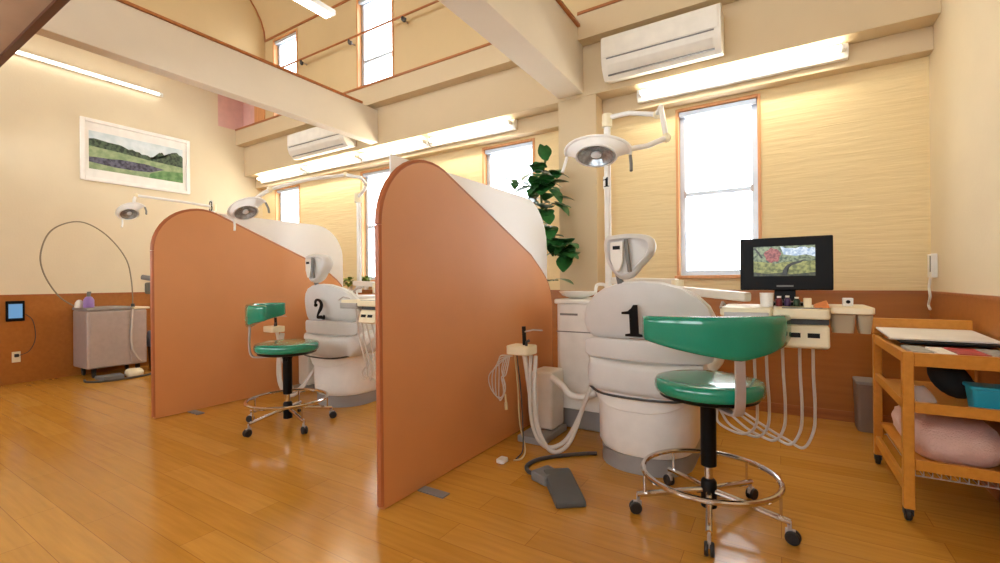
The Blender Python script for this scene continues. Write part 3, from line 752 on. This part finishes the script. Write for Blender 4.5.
# ------------------------------------------------------------------ delivery tables
def delivery(label, full=True):
    t = thing('instrument_table', label, 'instrument table', (-.02, 2.6, .9), 'dental instrument tables')
    build(MB().bar((-1.035, 3.24, 1.10), (-.56, 3.10, 1.085), .055, .05), 'swing_arm', BEIGE, t, .012)
    build(MB().tube([(-.56, 3.10, 1.10), (-.56, 3.10, 1.00)], .04, 16), 'elbow', CREAM, t)
    build(MB().bar((-.56, 3.10, 1.035), (-.14, 2.74, 1.005), .055, .05), 'lower_arm', BEIGE, t, .012)
    build(MB().tube(spline([(-1.0, 3.18, .98), (-.96, 3.16, 1.0), (-.9, 3.14, 1.04), (-.78, 3.13, 1.06)], 5), .012, 8), 'air_hose', HOSE, t)
    build(MB().prism(rrect(-.245, 2.42, -.025, 2.78, .02, 4), XY, .925, .967), 'side_tray', CREAM, t, .008)
    build(MB().box((-.235, 2.408, .90), (-.03, 2.6, .914)).box((-.225, 2.40, .915), (-.04, 2.419, .945)), 'tray_rail', STEEL, t, .003)
    mt = build(MB().prism(rrect(-.024, 2.39, .19, 2.78, .02, 4), XY, .922, .968), 'main_tray', CREAM, t, .01)
    build(MB().box((.01, 2.40, .9685), (.16, 2.42, .972)), 'tray_slot', MID, mt)
    b = MB().prism([(2.43, .921), (2.43, .896), (2.60, .896), (2.60, .921)], YZ, -.01, .185); build(b, 'neck', DARK, t)
    b = MB(); b.loft([[(x, 2.375, .80), (x, 2.405, .895), (x, 2.60, .895), (x, 2.60, .82), (x, 2.42, .79)] for x in (.005, .185)])
    hp = build(b, 'holder_panel', CREAM, t, .012)
    for x in (.055, .125):
        b = MB(); b.loft([[(xx, 2.381, .842), (xx, 2.387, .862), (xx, 2.396, .861), (xx, 2.390, .841)] for xx in (x-.02, x+.024)])
        build(b, 'holder_slot', BLACK, hp)
    rt = build(MB().prism(rrect(.191, 2.44, .345, 2.74, .015, 4), XY, .945, .975), 'bracket_tray', CREAM, t, .006)
    for x0, x1 in ((.194, .285), (.288, .343)):
        b = MB(); b.loft([[(a, c, z) for a, c in rrect(x0+g, 2.47+g, x1-g, 2.56-g, .015, 3)] for z, g in ((.86, .008), (.944, 0))])
        build(b, 'waste_cup', SMOKE, rt)
    for i, x in enumerate((-.105, -.055, .011, .077, .127)):
        z0 = .795 if x > .0 else .92
        y = 2.45
        build(MB().tube(spline([(x, y, z0), (x+.003, y+.04, .66), (x+.01, y+.08, .50), (x+.004, y+.11, .385), (x-.035, y+.14, .325-.008*i), (x-.10, y+.18, .31), (x-.18, y+.22, .34), (-.30, 2.74+.02*i, .40+.012*i), (-.37, 2.79+.03*i, .44+.01*i)], 7), .0065, 8), 'instrument_hose', HOSE, t)
    build(MB().tube([(-.23, 2.50, .9755), (-.235, 2.44, .99), (-.24, 2.40, .965)], .006, 8), 'tray_handle', STEEL, t)
    return t
delivery('cream instrument table with hanging grey hoses beside the chair numbered 1')
d2 = delivery('cream instrument table reaching over the chair numbered 2')
d2.location = Vector(d2.location)+OFF+Vector((-.04, -.06, 0))

# monitor and small things on the instrument table
t = thing('monitor', 'black flat monitor showing a garden picture, right of the window', 'monitor', (.02, 2.66, .97))
build(MB().box((-.168, 2.615, 1.045), (.218, 2.645, 1.305)), 'bezel', BLACK, t, .006)
G = 1.0
lay = [([(0, 0), (1, 0), (1, 1), (0, 1)], tone('screen foliage', (58, 74, 52), (140, 152, 112), G, 70)),
       (rough_edge([(0, .50), (.3, .42), (.6, .45), (1, .5)], 5, .03, 5)+[(1, 0), (0, 0)], tone('screen grass', (92, 98, 44), (158, 158, 84), G, 60)),
       (rough_edge([(.45, .96), (.6, .9), (.8, .93), (1, .9)], 4, .05, 6)+[(1, .62), (.86, .70), (.7, .66), (.5, .72)], tone('screen sky', (150, 176, 204), (222, 232, 240), G, 80)),
       ([(.32+.135*math.cos(q)*(1+.12*math.sin(5*q)), .70+.24*math.sin(q)*(1+.12*math.cos(7*q))) for q in [2*PI*k/26 for k in range(26)]], tone('screen red leaves', (112, 44, 44), (176, 92, 84), G, 90)),
       ([(0, .14), (.2, .08), (.5, .12), (.62, .05), (1, .12), (1, 0), (0, 0)], tone('screen shade', (30, 34, 24), (70, 74, 44), G, 60)),
       ([(.47, .02), (.55, .02), (.56, .22), (.64, .36), (.78, .44), (.84, .54), (.76, .50), (.62, .44), (.54, .34), (.49, .20)], tone('screen branch', (20, 20, 16), (44, 42, 34), G, 60)),
       ([(.0, .95), (.03, .98), (.10, .80), (.16, .62), (.13, .60), (.07, .78)], tone('screen bough', (34, 32, 26), (60, 58, 46), G, 60))]
mosaic('screen', lambda u, v, e: (-.108+.256*u, 2.6146-e*.6, 1.115+.147*v), lay, t)
build(MB().box((-.01, 2.608, 1.062), (.06, 2.6148, 1.07)), 'control_strip', MID, t)
build(MB().box((-.02, 2.65, .99), (.07, 2.675, 1.12)), 'stand_neck', BLACK, t, .004)
build(MB().prism(rrect(-.06, 2.60, .11, 2.74, .02, 4), XY, .9695, .985), 'stand_foot', BLACK, t, .004)
o = build(MB().lathe([(.005, .969), (.026, .969), (.030, 1.035), (.028, 1.035), (.024, .975), (.005, .975)], (-.05, 2.50, 0), 24), 'cup', WHITE)
tag(o, 'white cup on the instrument table below the monitor', 'cup')
for x, y, m, h, lb in ((.0, 2.50, mat('dark red bottle', (96, 34, 40), .3), .05, 'small dark red bottle right of the white cup'), (.033, 2.51, mat('dark violet bottle', (60, 40, 84), .3), .052, 'small dark violet bottle between red and green ones'),
                   (.07, 2.52, mat('dark green bottle', (44, 66, 46), .3), .046, 'small dark green bottle right of the violet one')):
    q = thing('bottle', lb+' on the instrument table', 'bottle', (x, y, .9695), 'small bottles on the instrument table')
    build(MB().lathe([(.003, .9725), (.013, .9725), (.014, .976), (.014, .968+h*.7), (.007, .968+h*.85), (.004, .968+h*.86)], (x, y, 0), 16), 'bottle_body', m, q)
    build(MB().lathe([(.003, .969+h*.86), (.009, .969+h*.86), (.009, .97+h), (.003, .97+h)], (x, y, 0), 12), 'cap', WHITE, q)
o = build(MB().prism(rrect(.095, 2.47, .125, 2.51, .006, 3), XY, .969, 1.012), 'dispenser_box', CREAM, None, .004); tag(o, 'little cream dispenser box right of the bottles on the table', 'box')
b = MB(); b.loft([[(x, 2.435+.002*i, .9705), (x, 2.55, .9705), (x, 2.55, .976+.008*((i*7) % 3)), (x, 2.49, .985+.006*((i*5) % 4)), (x, 2.435+.002*i, .975+.004*(i % 2))] for i, x in enumerate((.135, .15, .165, .18, .188))])
tag(build(b, 'cloth', ORG), 'crumpled orange cloth lying on the cream instrument table', 'cloth')
t = thing('specimen_box', 'small white box with a black dot on the right tray', 'box', (.262, 2.55, .976))
build(MB().box((.245, 2.54, .976), (.282, 2.58, 1.012)), 'box_body', WHITE, t, .003)
build(MB().lathe([(.001, 0), (.008, 0), (.008, .003), (.001, .003)], (.263, 2.5398, .995), 16, Matrix.Rotation(PI/2, 4, 'X')), 'lens', BLACK, t)

# ------------------------------------------------------------------ wooden trolley
t = thing('trolley', 'honey coloured wooden trolley on black casters against the right wall', 'trolley', (.70, 3.07, 0))
x0, x1, y0, y1 = .470, .895, 2.68, 3.455
for x in (x0, x1-.04):
    for y in (y0, y1-.04):
        lg = build(MB().box((x, y, .062), (x+.04, y+.04, .768)), 'post', HONEY, t, .004)
        cx, cy = x+.02, y+.02
        build(MB().lathe([(.004, -.012), (.022, -.012), (.027, -.006), (.027, .006), (.022, .012), (.004, .012)], (cx, cy+.012, .0275), 20, Matrix.Rotation(PI/2, 4, 'Y')), 'caster', RUBBER, lg)
        build(MB().tube([(cx, cy, .045), (cx, cy, .062)], .009, 8).box((cx-.017, cy-.01, .03), (cx-.0135, cy+.025, .052)).box((cx+.0135, cy-.01, .03), (cx+.017, cy+.025, .052)).box((cx-.017, cy-.01, .052), (cx+.017, cy+.02, .056)), 'caster_fork', DARK, lg)
xi0, xi1, yi0, yi1 = x0+.041, x1-.041, y0+.041, y1-.041
build(MB().box((xi0, y0+.005, .705), (xi1, y0+.028, .765)), 'top_rail', HONEY, t, .003)
build(MB().box((x0, y1-.022, .769), (x1, y1, .865)), 'back_board', HONEY, t, .006)
for x in (x0+.006, x1-.028):
    build(MB().box((x, yi0, .715), (x+.022, yi1, .765)), 'side_rail', HONEY, t, .003)
    build(MB().box((x, yi0, .500), (x+.022, yi1, .545)), 'side_rail', HONEY, t, .003)
    build(MB().box((x, yi0, .125), (x+.022, yi1, .175)), 'side_rail', HONEY, t, .003)
build(MB().box((xi0-.012, y0+.03, .735), (xi1+.012, y1-.025, .75)), 'top_shelf', HONEY, t)
build(MB().box((xi0, y0+.005, .497), (xi1, y0+.028, .545)), 'shelf_rail', HONEY, t, .003)
build(MB().box((xi0-.012, y0+.03, .502), (xi1+.012, y1-.025, .514)), 'middle_shelf', HONEY, t)
build(MB().box((xi0, y0+.005, .240), (xi1, y0+.028, .288)), 'shelf_rail', HONEY, t, .003)
build(MB().box((xi0-.012, y0+.03, .245), (xi1+.012, y1-.025, .257)), 'lower_shelf', HONEY, t)
b = MB()
for z in (.20, .235):
    b.tube([(xi0, y0+.06, z), (xi1, y0+.06, z)], .003, 6).tube([(xi0, y1-.08, z), (xi1, y1-.08, z)], .003, 6)
for k in range(12): 
    x = xi0+.01+k*(xi1-xi0-.02)/11
    b.tube([(x, y0+.06, .244), (x, y0+.06, .20), (x, y1-.08, .20), (x, y1-.08, .244)], .002, 6)
build(b, 'wire_basket', STEEL, t)
M = Matrix.Translation((.688, 3.02, .785)) @ Matrix.Rotation(math.radians(2.6), 4, 'X')
o = build(MB().box((-.205, 0, 0), (.20, .405, .010), M), 'whiteboard', PAPER, None, .003); tag(o, 'white board lying on the top of the wooden trolley', 'board')
o = build(MB().box((-.17, -.035, -.0125), (.185, .395, -.0025), M), 'clipboard', BLACK, None, .002); tag(o, 'black board showing its edge under the white board on the trolley', 'board')
for xa, xb, ya, m, lb in ((.515, .59, 2.74, GREYP, 'grey printed leaflet at the left front of the trolley top'), (.60, .66, 2.72, PAPER, 'white leaflet left of the red booklet on the trolley'), (.668, .768, 2.725, REDP, 'red booklet lying on the trolley top'), (.776, .85, 2.73, GREYP, 'grey leaflet right of the red booklet on the trolley')):
    o = build(MB().box((xa, ya, .7505), (xb, ya+.23, .7655)), 'booklet', m, None, .002); tag(o, lb, 'booklet', 'booklets on the trolley')
# things on the trolley shelves
b = MB(); M = Matrix.Rotation(math.radians(-38), 4, 'Y')
b.ball((.685, 2.93, .622), (.068, .062, .102), 20, M); b.ball((.73, 2.95, .585), (.05, .055, .05), 16)
tag(build(b, 'pouch', mat('black cloth', (10, 10, 12), .85)), 'black soft pouch on the middle shelf of the wooden trolley', 'pouch')
t = thing('plastic_box', 'cyan plastic box on the middle shelf of the trolley', 'box', (.79, 2.85, .515))
b = MB(); b.loft([[(a, c, z) for a, c in rrect(.712+g, 2.745+g, .845-g, 2.86-g, .015, 4)] for z, g in ((.5155, .01), (.61, 0))]); build(b, 'box_body', CYAN, t)
build(MB().prism(rrect(.706, 2.74, .851, 2.866, .015, 4), XY, .611, .625), 'lid', CYAN, t, .004)
b = MB(); R_ = random.Random(3)
rings = []
for i in range(9):
    x = .525+.018*i*1.0; rings.append([(x, 2.74, .516), (x, 3.0, .516), (x+.004, 3.0, .55+.02*R_.random()), (x, 2.87, .56+.03*R_.random()), (x, 2.74, .535+.02*R_.random())])
b.loft(rings[:5]); tag(build(b, 'plastic_bag', CLEAR), 'crinkled clear plastic bag left of the black pouch on the trolley', 'bag')
def cushion(x0, x1, y0, y1, z0, z1, seed):
    R_ = random.Random(seed); b = MB(); n = 12; rings = []
    cx, cy = (x0+x1)/2, (y0+y1)/2
    for k in range(n+1):
        s = math.sin(PI*(k+.25)/(n+.5)); h = z0+(z1-z0)*(k/n)
        ring = []
        for j in range(28):
            q = 2*PI*j/28; sg = lambda v: math.copysign(abs(v)**.55, v)
            f = (.80+.20*s)*(1+.015*R_.uniform(-1, 1)) if 0 < k < n else .78
            ring.append((cx+(x1-x0)/2*f*sg(math.cos(q)), cy+(y1-y0)/2*f*sg(math.sin(q)), h+(.006*R_.uniform(-1, 1) if k > 2 else 0)))
        rings.append(ring)
    b.loft(rings); return b
tag(build(cushion(.515, .85, 2.72, 3.38, .259, .42, 2), 'cushion', PINK, None, angle=70), 'pale pink towelling cushion on the lower shelf of the trolley', 'cushion')
t = thing('waste_bin', 'slim grey waste bin against the back wall behind the trolley', 'bin', (.50, 4.15, 0))
b = MB(); b.loft([[(a, c, z) for a, c in rrect(.47-g, 4.10-g, .60+g, 4.30+g, .025, 4)] for z, g in ((.002, -.006), (.34, .004))]); build(b, 'bin_body', mat('mauve grey plastic', (128, 112, 106), .5), t)
build(MB().prism(rrect(.464, 4.094, .606, 4.306, .025, 4), XY, .341, .362), 'rim', GREYB, t, .004)

# ------------------------------------------------------------------ plants
def leaf(b, base, d, L, W, droop=.25):
    d = Vector(d).normalized(); up = Vector((0, 0, 1)); s = d.cross(up)
    if s.length < .1: s = Vector((1, 0, 0))
    s.normalize(); n = s.cross(d)
    rows = []
    for k in range(7):
        u = k/6; w = W*math.sin(PI*min(.98, .06+u*.94))**.8
        c = Vector(base)+d*L*u-up*droop*L*u*u
        rows.append([b.bm.verts.new(c-s*w+n*.12*w), b.bm.verts.new(c-n*.0), b.bm.verts.new(c+s*w+n*.12*w)])
    for r0, r1 in zip(rows, rows[1:]):
        for i in (0, 1): b.face([r0[i], r0[i+1], r1[i+1], r1[i]])
t = thing('potted_plant', 'tall dark green leafy plant rising behind the near screen by the pillar', 'plant', (-2.02, 3.83, 0))
build(MB().lathe([(.02, .002), (.12, .002), (.155, .30), (.17, .30), (.17, .33), (.145, .33), (.14, .29), (.02, .29)], (-2.02, 3.83, 0), 28), 'pot', POT, t)
build(MB().lathe([(.01, .291), (.138, .291), (.01, .31)], (-2.02, 3.83, 0), 20), 'soil', SOIL, t)
b = MB(); main = spline([(-2.02, 3.83, .30), (-1.97, 3.81, .8), (-1.89, 3.78, 1.3), (-1.86, 3.76, 1.7), (-1.86, 3.75, 2.0), (-1.80, 3.74, 2.24)], 6); b.tube(main, .011, 8)
b.tube(spline([(-1.87, 3.76, 1.95), (-1.98, 3.73, 2.0), (-2.14, 3.70, 2.05)], 5), .006, 6)
b.tube(spline([(-1.88, 3.77, 1.40), (-1.78, 3.72, 1.46), (-1.66, 3.69, 1.46), (-1.56, 3.67, 1.38)], 5), .006, 6)
b.tube(spline([(-1.93, 3.79, 1.0), (-1.82, 3.74, 1.10), (-1.68, 3.71, 1.11)], 5), .006, 6)
build(b, 'stem', STEM, t)
R_ = random.Random(11); b = MB()
spots = [((-1.80, 3.74, 2.26), 2, .15)]
def cluster(c, n, L, spread):
    for _ in range(n):
        p = Vector(c)+Vector((R_.uniform(-1, 1), R_.uniform(-.5, .5), R_.uniform(-1, 1)))*spread
        leaf(b, p, (R_.uniform(-1, 1), R_.uniform(-1.1, .2), R_.uniform(-.5, .7)), L*R_.uniform(.75, 1.2), L*R_.uniform(.40, .52), R_.uniform(.1, .6))
leaf(b, (-1.80, 3.74, 2.20), (-.1, -.5, .8), .17, .065, .05); leaf(b, (-1.80, 3.74, 2.22), (.2, -.4, .7), .14, .05, .1)
cluster((-1.86, 3.74, 2.04), 26, .17, .12); cluster((-1.80, 3.73, 1.92), 16, .17, .11); cluster((-2.0, 3.72, 2.0), 3, .14, .05)
cluster((-2.13, 3.70, 2.05), 3, .09, .03); cluster((-1.80, 3.73, 1.76), 11, .16, .09); cluster((-1.80, 3.74, 1.58), 11, .16, .09)
cluster((-1.72, 3.71, 1.44), 18, .16, .09); cluster((-1.58, 3.68, 1.38), 18, .15, .085); leaf(b, (-1.70, 3.71, 1.12), (1, -.3, .05), .2, .05, .3); leaf(b, (-1.78, 3.73, 1.1), (.6, -.7, .3), .16, .05, .3)
build(b, 'foliage', LEAF, t, angle=80)
for (x, lb) in ((-4.80, 'small yellow green plant on the sill beside the pole of unit 2'), (-5.12, 'small yellow green plant on the sill, left of its twin')):
    t = thing('potted_plant', lb, 'plant', (x, 4.29, 1.0), 'small plants by the far window')
    zb = 1.009 if x < -4.98 else 1.009
    build(MB().lathe([(.005, zb), (.028, zb), (.036, zb+.05), (.03, zb+.05), (.026, zb+.03), (.005, zb+.03)], (x, 4.288, 0), 16), 'pot', WHITE, t)
    b = MB()
    for k in range(34):
        q = R_.uniform(0, 2*PI); leaf(b, (x+.02*math.cos(q), 4.27+.01*math.sin(q), zb+.05+.10*R_.random()), (math.cos(q), -abs(math.sin(q))*.6, R_.uniform(.1, 1)), R_.uniform(.09, .15), .03, .4)
    build(b, 'foliage', LEAF2, t, angle=80)

# ------------------------------------------------------------------ left end: treatment machine and what lies by it
t = thing('treatment_machine', 'grey metal treatment machine on casters against the left wainscot', 'machine', (-7.08, 2.2, 0), None)
mx0, mx1, my0, my1 = -7.33, -6.86, 1.94, 2.53
build(MB().box((mx0, my0, .115), (mx1, my1, .80)), 'cabinet', STEEL, t, .02)
build(MB().box((mx1, my0+.03, .13), (mx1+.008, my0+.40, .78)), 'front_panel', STEEL, t, .004)
build(MB().box((mx1, my0+.42, .13), (mx1+.008, my1-.02, .78)), 'front_panel', STEEL, t, .004)
build(MB().box((mx0-.0, my0-.005, .801), (mx1+.01, my0+.43, .84)), 'top_deck', GREYB, t, .012)
build(MB().box((mx0+.05, my0+.45, .801), (mx1+.01, my1+.03, .825)), 'holder', CREAM, t, .008)
build(MB().tube([(mx1-.05, my0+.46, .83), (mx1-.05, my0+.46, .87)], .02, 10), 'connector', DARK, t)
for y in (my0+.08, my1-.08):
    for x in (mx0+.07, mx1-.07):
        build(MB().lathe([(.004, -.014), (.03, -.014), (.036, -.007), (.036, .007), (.03, .014), (.004, .014)], (x, y, .0365), 18, Matrix.Rotation(PI/2, 4, 'X')).box((x-.02, y-.02, .06), (x+.02, y+.02, .114)), 'caster', RUBBER, t)
build(MB().tube(spline([(mx1+.012, my0+.44, .80), (mx1+.03, my0+.42, .6), (mx1+.03, my0+.42, .35), (mx1+.03, my0+.48, .2), (mx1+.02, my0+.52, .15)], 6), .01, 8), 'hose', HOSE, t)
arc_pts = spline([(-7.14, 1.93, .84), (-7.17, 1.78, .98), (-7.2, 1.66, 1.25), (-7.2, 1.64, 1.5), (-7.2, 1.74, 1.76), (-7.2, 1.98, 1.875), (-7.18, 2.22, 1.74), (-7.12, 2.40, 1.45), (-7.06, 2.44, 1.15), (-7.0, 2.43, .83)], 8)
build(MB().tube(arc_pts, .0075, 8), 'arched_fibre', mat('olive sheathed fibre', (132, 118, 92), .5), t)
q = thing('spray_bottle', 'pale violet bottle standing on the grey treatment machine', 'bottle', (-6.93, 1.97, .841))
build(MB().lathe([(.005, .841), (.045, .841), (.05, .85), (.05, .93), (.03, .965), (.02, .97), (.005, .97)], (-6.93, 1.98, 0), 20), 'bottle_body', PURPLE, q)
build(MB().lathe([(.005, .971), (.018, .971), (.018, 1.01), (.012, 1.03), (.005, 1.03)], (-6.93, 1.98, 0), 14).box((-6.94, 1.97, 1.005), (-6.88, 1.99, 1.03)), 'nozzle', MID, q, .002)
q = build(MB().lathe([(.005, .841), (.04, .841), (.045, .85), (.04, .90), (.02, .93), (.005, .935)], (-7.0, 1.915, 0), 18), 'jar', BEIGE); tag(q, 'small pale jar on the machine left of the violet bottle', 'jar')
o = build(MB().prism([(-6.78, 1.98), (-6.60, 2.02), (-6.58, 2.20), (-6.76, 2.22)], XY, .002, .05), 'foot_switch', MID, None, .012); tag(o, 'grey foot switch on the floor before the treatment machine', 'foot switch')
o = build(cushion(-6.74, -6.56, 2.235, 2.40, .002, .085, 5), 'cloth', CREAM, None, angle=70); tag(o, 'crumpled cream cloth on the floor before the treatment machine', 'cloth')
o = build(MB().tube(spline([(-6.80, 1.90, .012), (-6.66, 1.88, .012), (-6.54, 1.98, .012), (-6.5, 2.15, .012), (-6.52, 2.36, .012), (-6.60, 2.50, .012), (-6.78, 2.58, .012)], 8), .012, 8), 'cable', HOSED); tag(o, 'dark cable curling on the floor around the grey foot switch', 'cable')
t = thing('waste_bin', 'dark bin with blue grey liner between machine and far screen', 'bin', (-6.93, 2.72, 0))
b = MB(); b.loft([[(a, c, z) for a, c in rrect(-7.06-g, 2.60-g, -6.82+g, 2.84+g, .03, 4)] for z, g in ((.002, -.01), (.36, .004))]); build(b, 'bin_body', mat('dark brown plastic', (70, 50, 42), .5), t)
b = MB(); b.loft([[(a, c, z) for a, c in rrect(-7.06-g, 2.60-g, -6.82+g, 2.84+g, .03, 4)] for z, g in ((.30, .012), (.40, .014), (.50, .0), (.52, -.06))]); build(b, 'liner', BLUEG, t, angle=60)
t = thing('instrument_stand', 'grey instrument arm with dark end peeping out left of the far screen', 'instrument stand', (-5.8, 2.45, 0))
build(MB().lathe([(.01, .002), (.16, .002), (.16, .02), (.03, .04), (.01, .04)], (-5.80, 2.45, 0), 24), 'stand_foot', GREYB, t)
build(MB().tube([(-5.80, 2.45, .04), (-5.80, 2.45, 1.12)], .018, 10), 'stand_post', GREYB, t)
build(MB().tube([(-5.80, 2.45, 1.12), (-6.08, 2.20, 1.19)], .028, 12), 'arm', MID, t)
build(MB().box((-5.98, 2.18, 1.0), (-5.86, 2.32, 1.13)), 'holder_block', mat('dark grey green plastic', (84, 88, 76), .5), t, .02)

# ------------------------------------------------------------------ light from outside, camera
w = bpy.data.worlds.new('daylight'); S.world = w; w.use_nodes = True
w.node_tree.nodes['Background'].inputs['Color'].default_value = (.92, .985, 1.04, 1)
w.node_tree.nodes['Background'].inputs['Strength'].default_value = 8.5

f, th, ro, pi_ = 451.4, math.radians(31.71), -.0095, .0005
F = Vector((-math.sin(th)*math.cos(pi_), math.cos(th)*math.cos(pi_), math.sin(pi_)))
R = Vector((math.cos(th), math.sin(th), 0)); U = R.cross(F)
R = R*math.cos(ro)+U*math.sin(ro); U = R.cross(F)
cd = bpy.data.cameras.new('camera'); cd.sensor_width = 36; cd.lens = f*36/1000; cd.clip_start = .05
cam = bpy.data.objects.new('camera', cd); COL.objects.link(cam)
cam.matrix_world = Matrix(((R.x, U.x, -F.x, 0), (R.y, U.y, -F.y, 0), (R.z, U.z, -F.z, 1.1), (0, 0, 0, 1)))
S.camera = cam
S.view_settings.view_transform = 'Standard'; S.view_settings.look = 'None'
S.view_settings.gamma = 1; S.view_settings.use_curve_mapping = False; S.view_settings.exposure = .05
S.cycles.use_denoising = True
S.cycles.max_bounces = 10; S.cycles.diffuse_bounces = 6; S.cycles.sample_clamp_indirect = 6
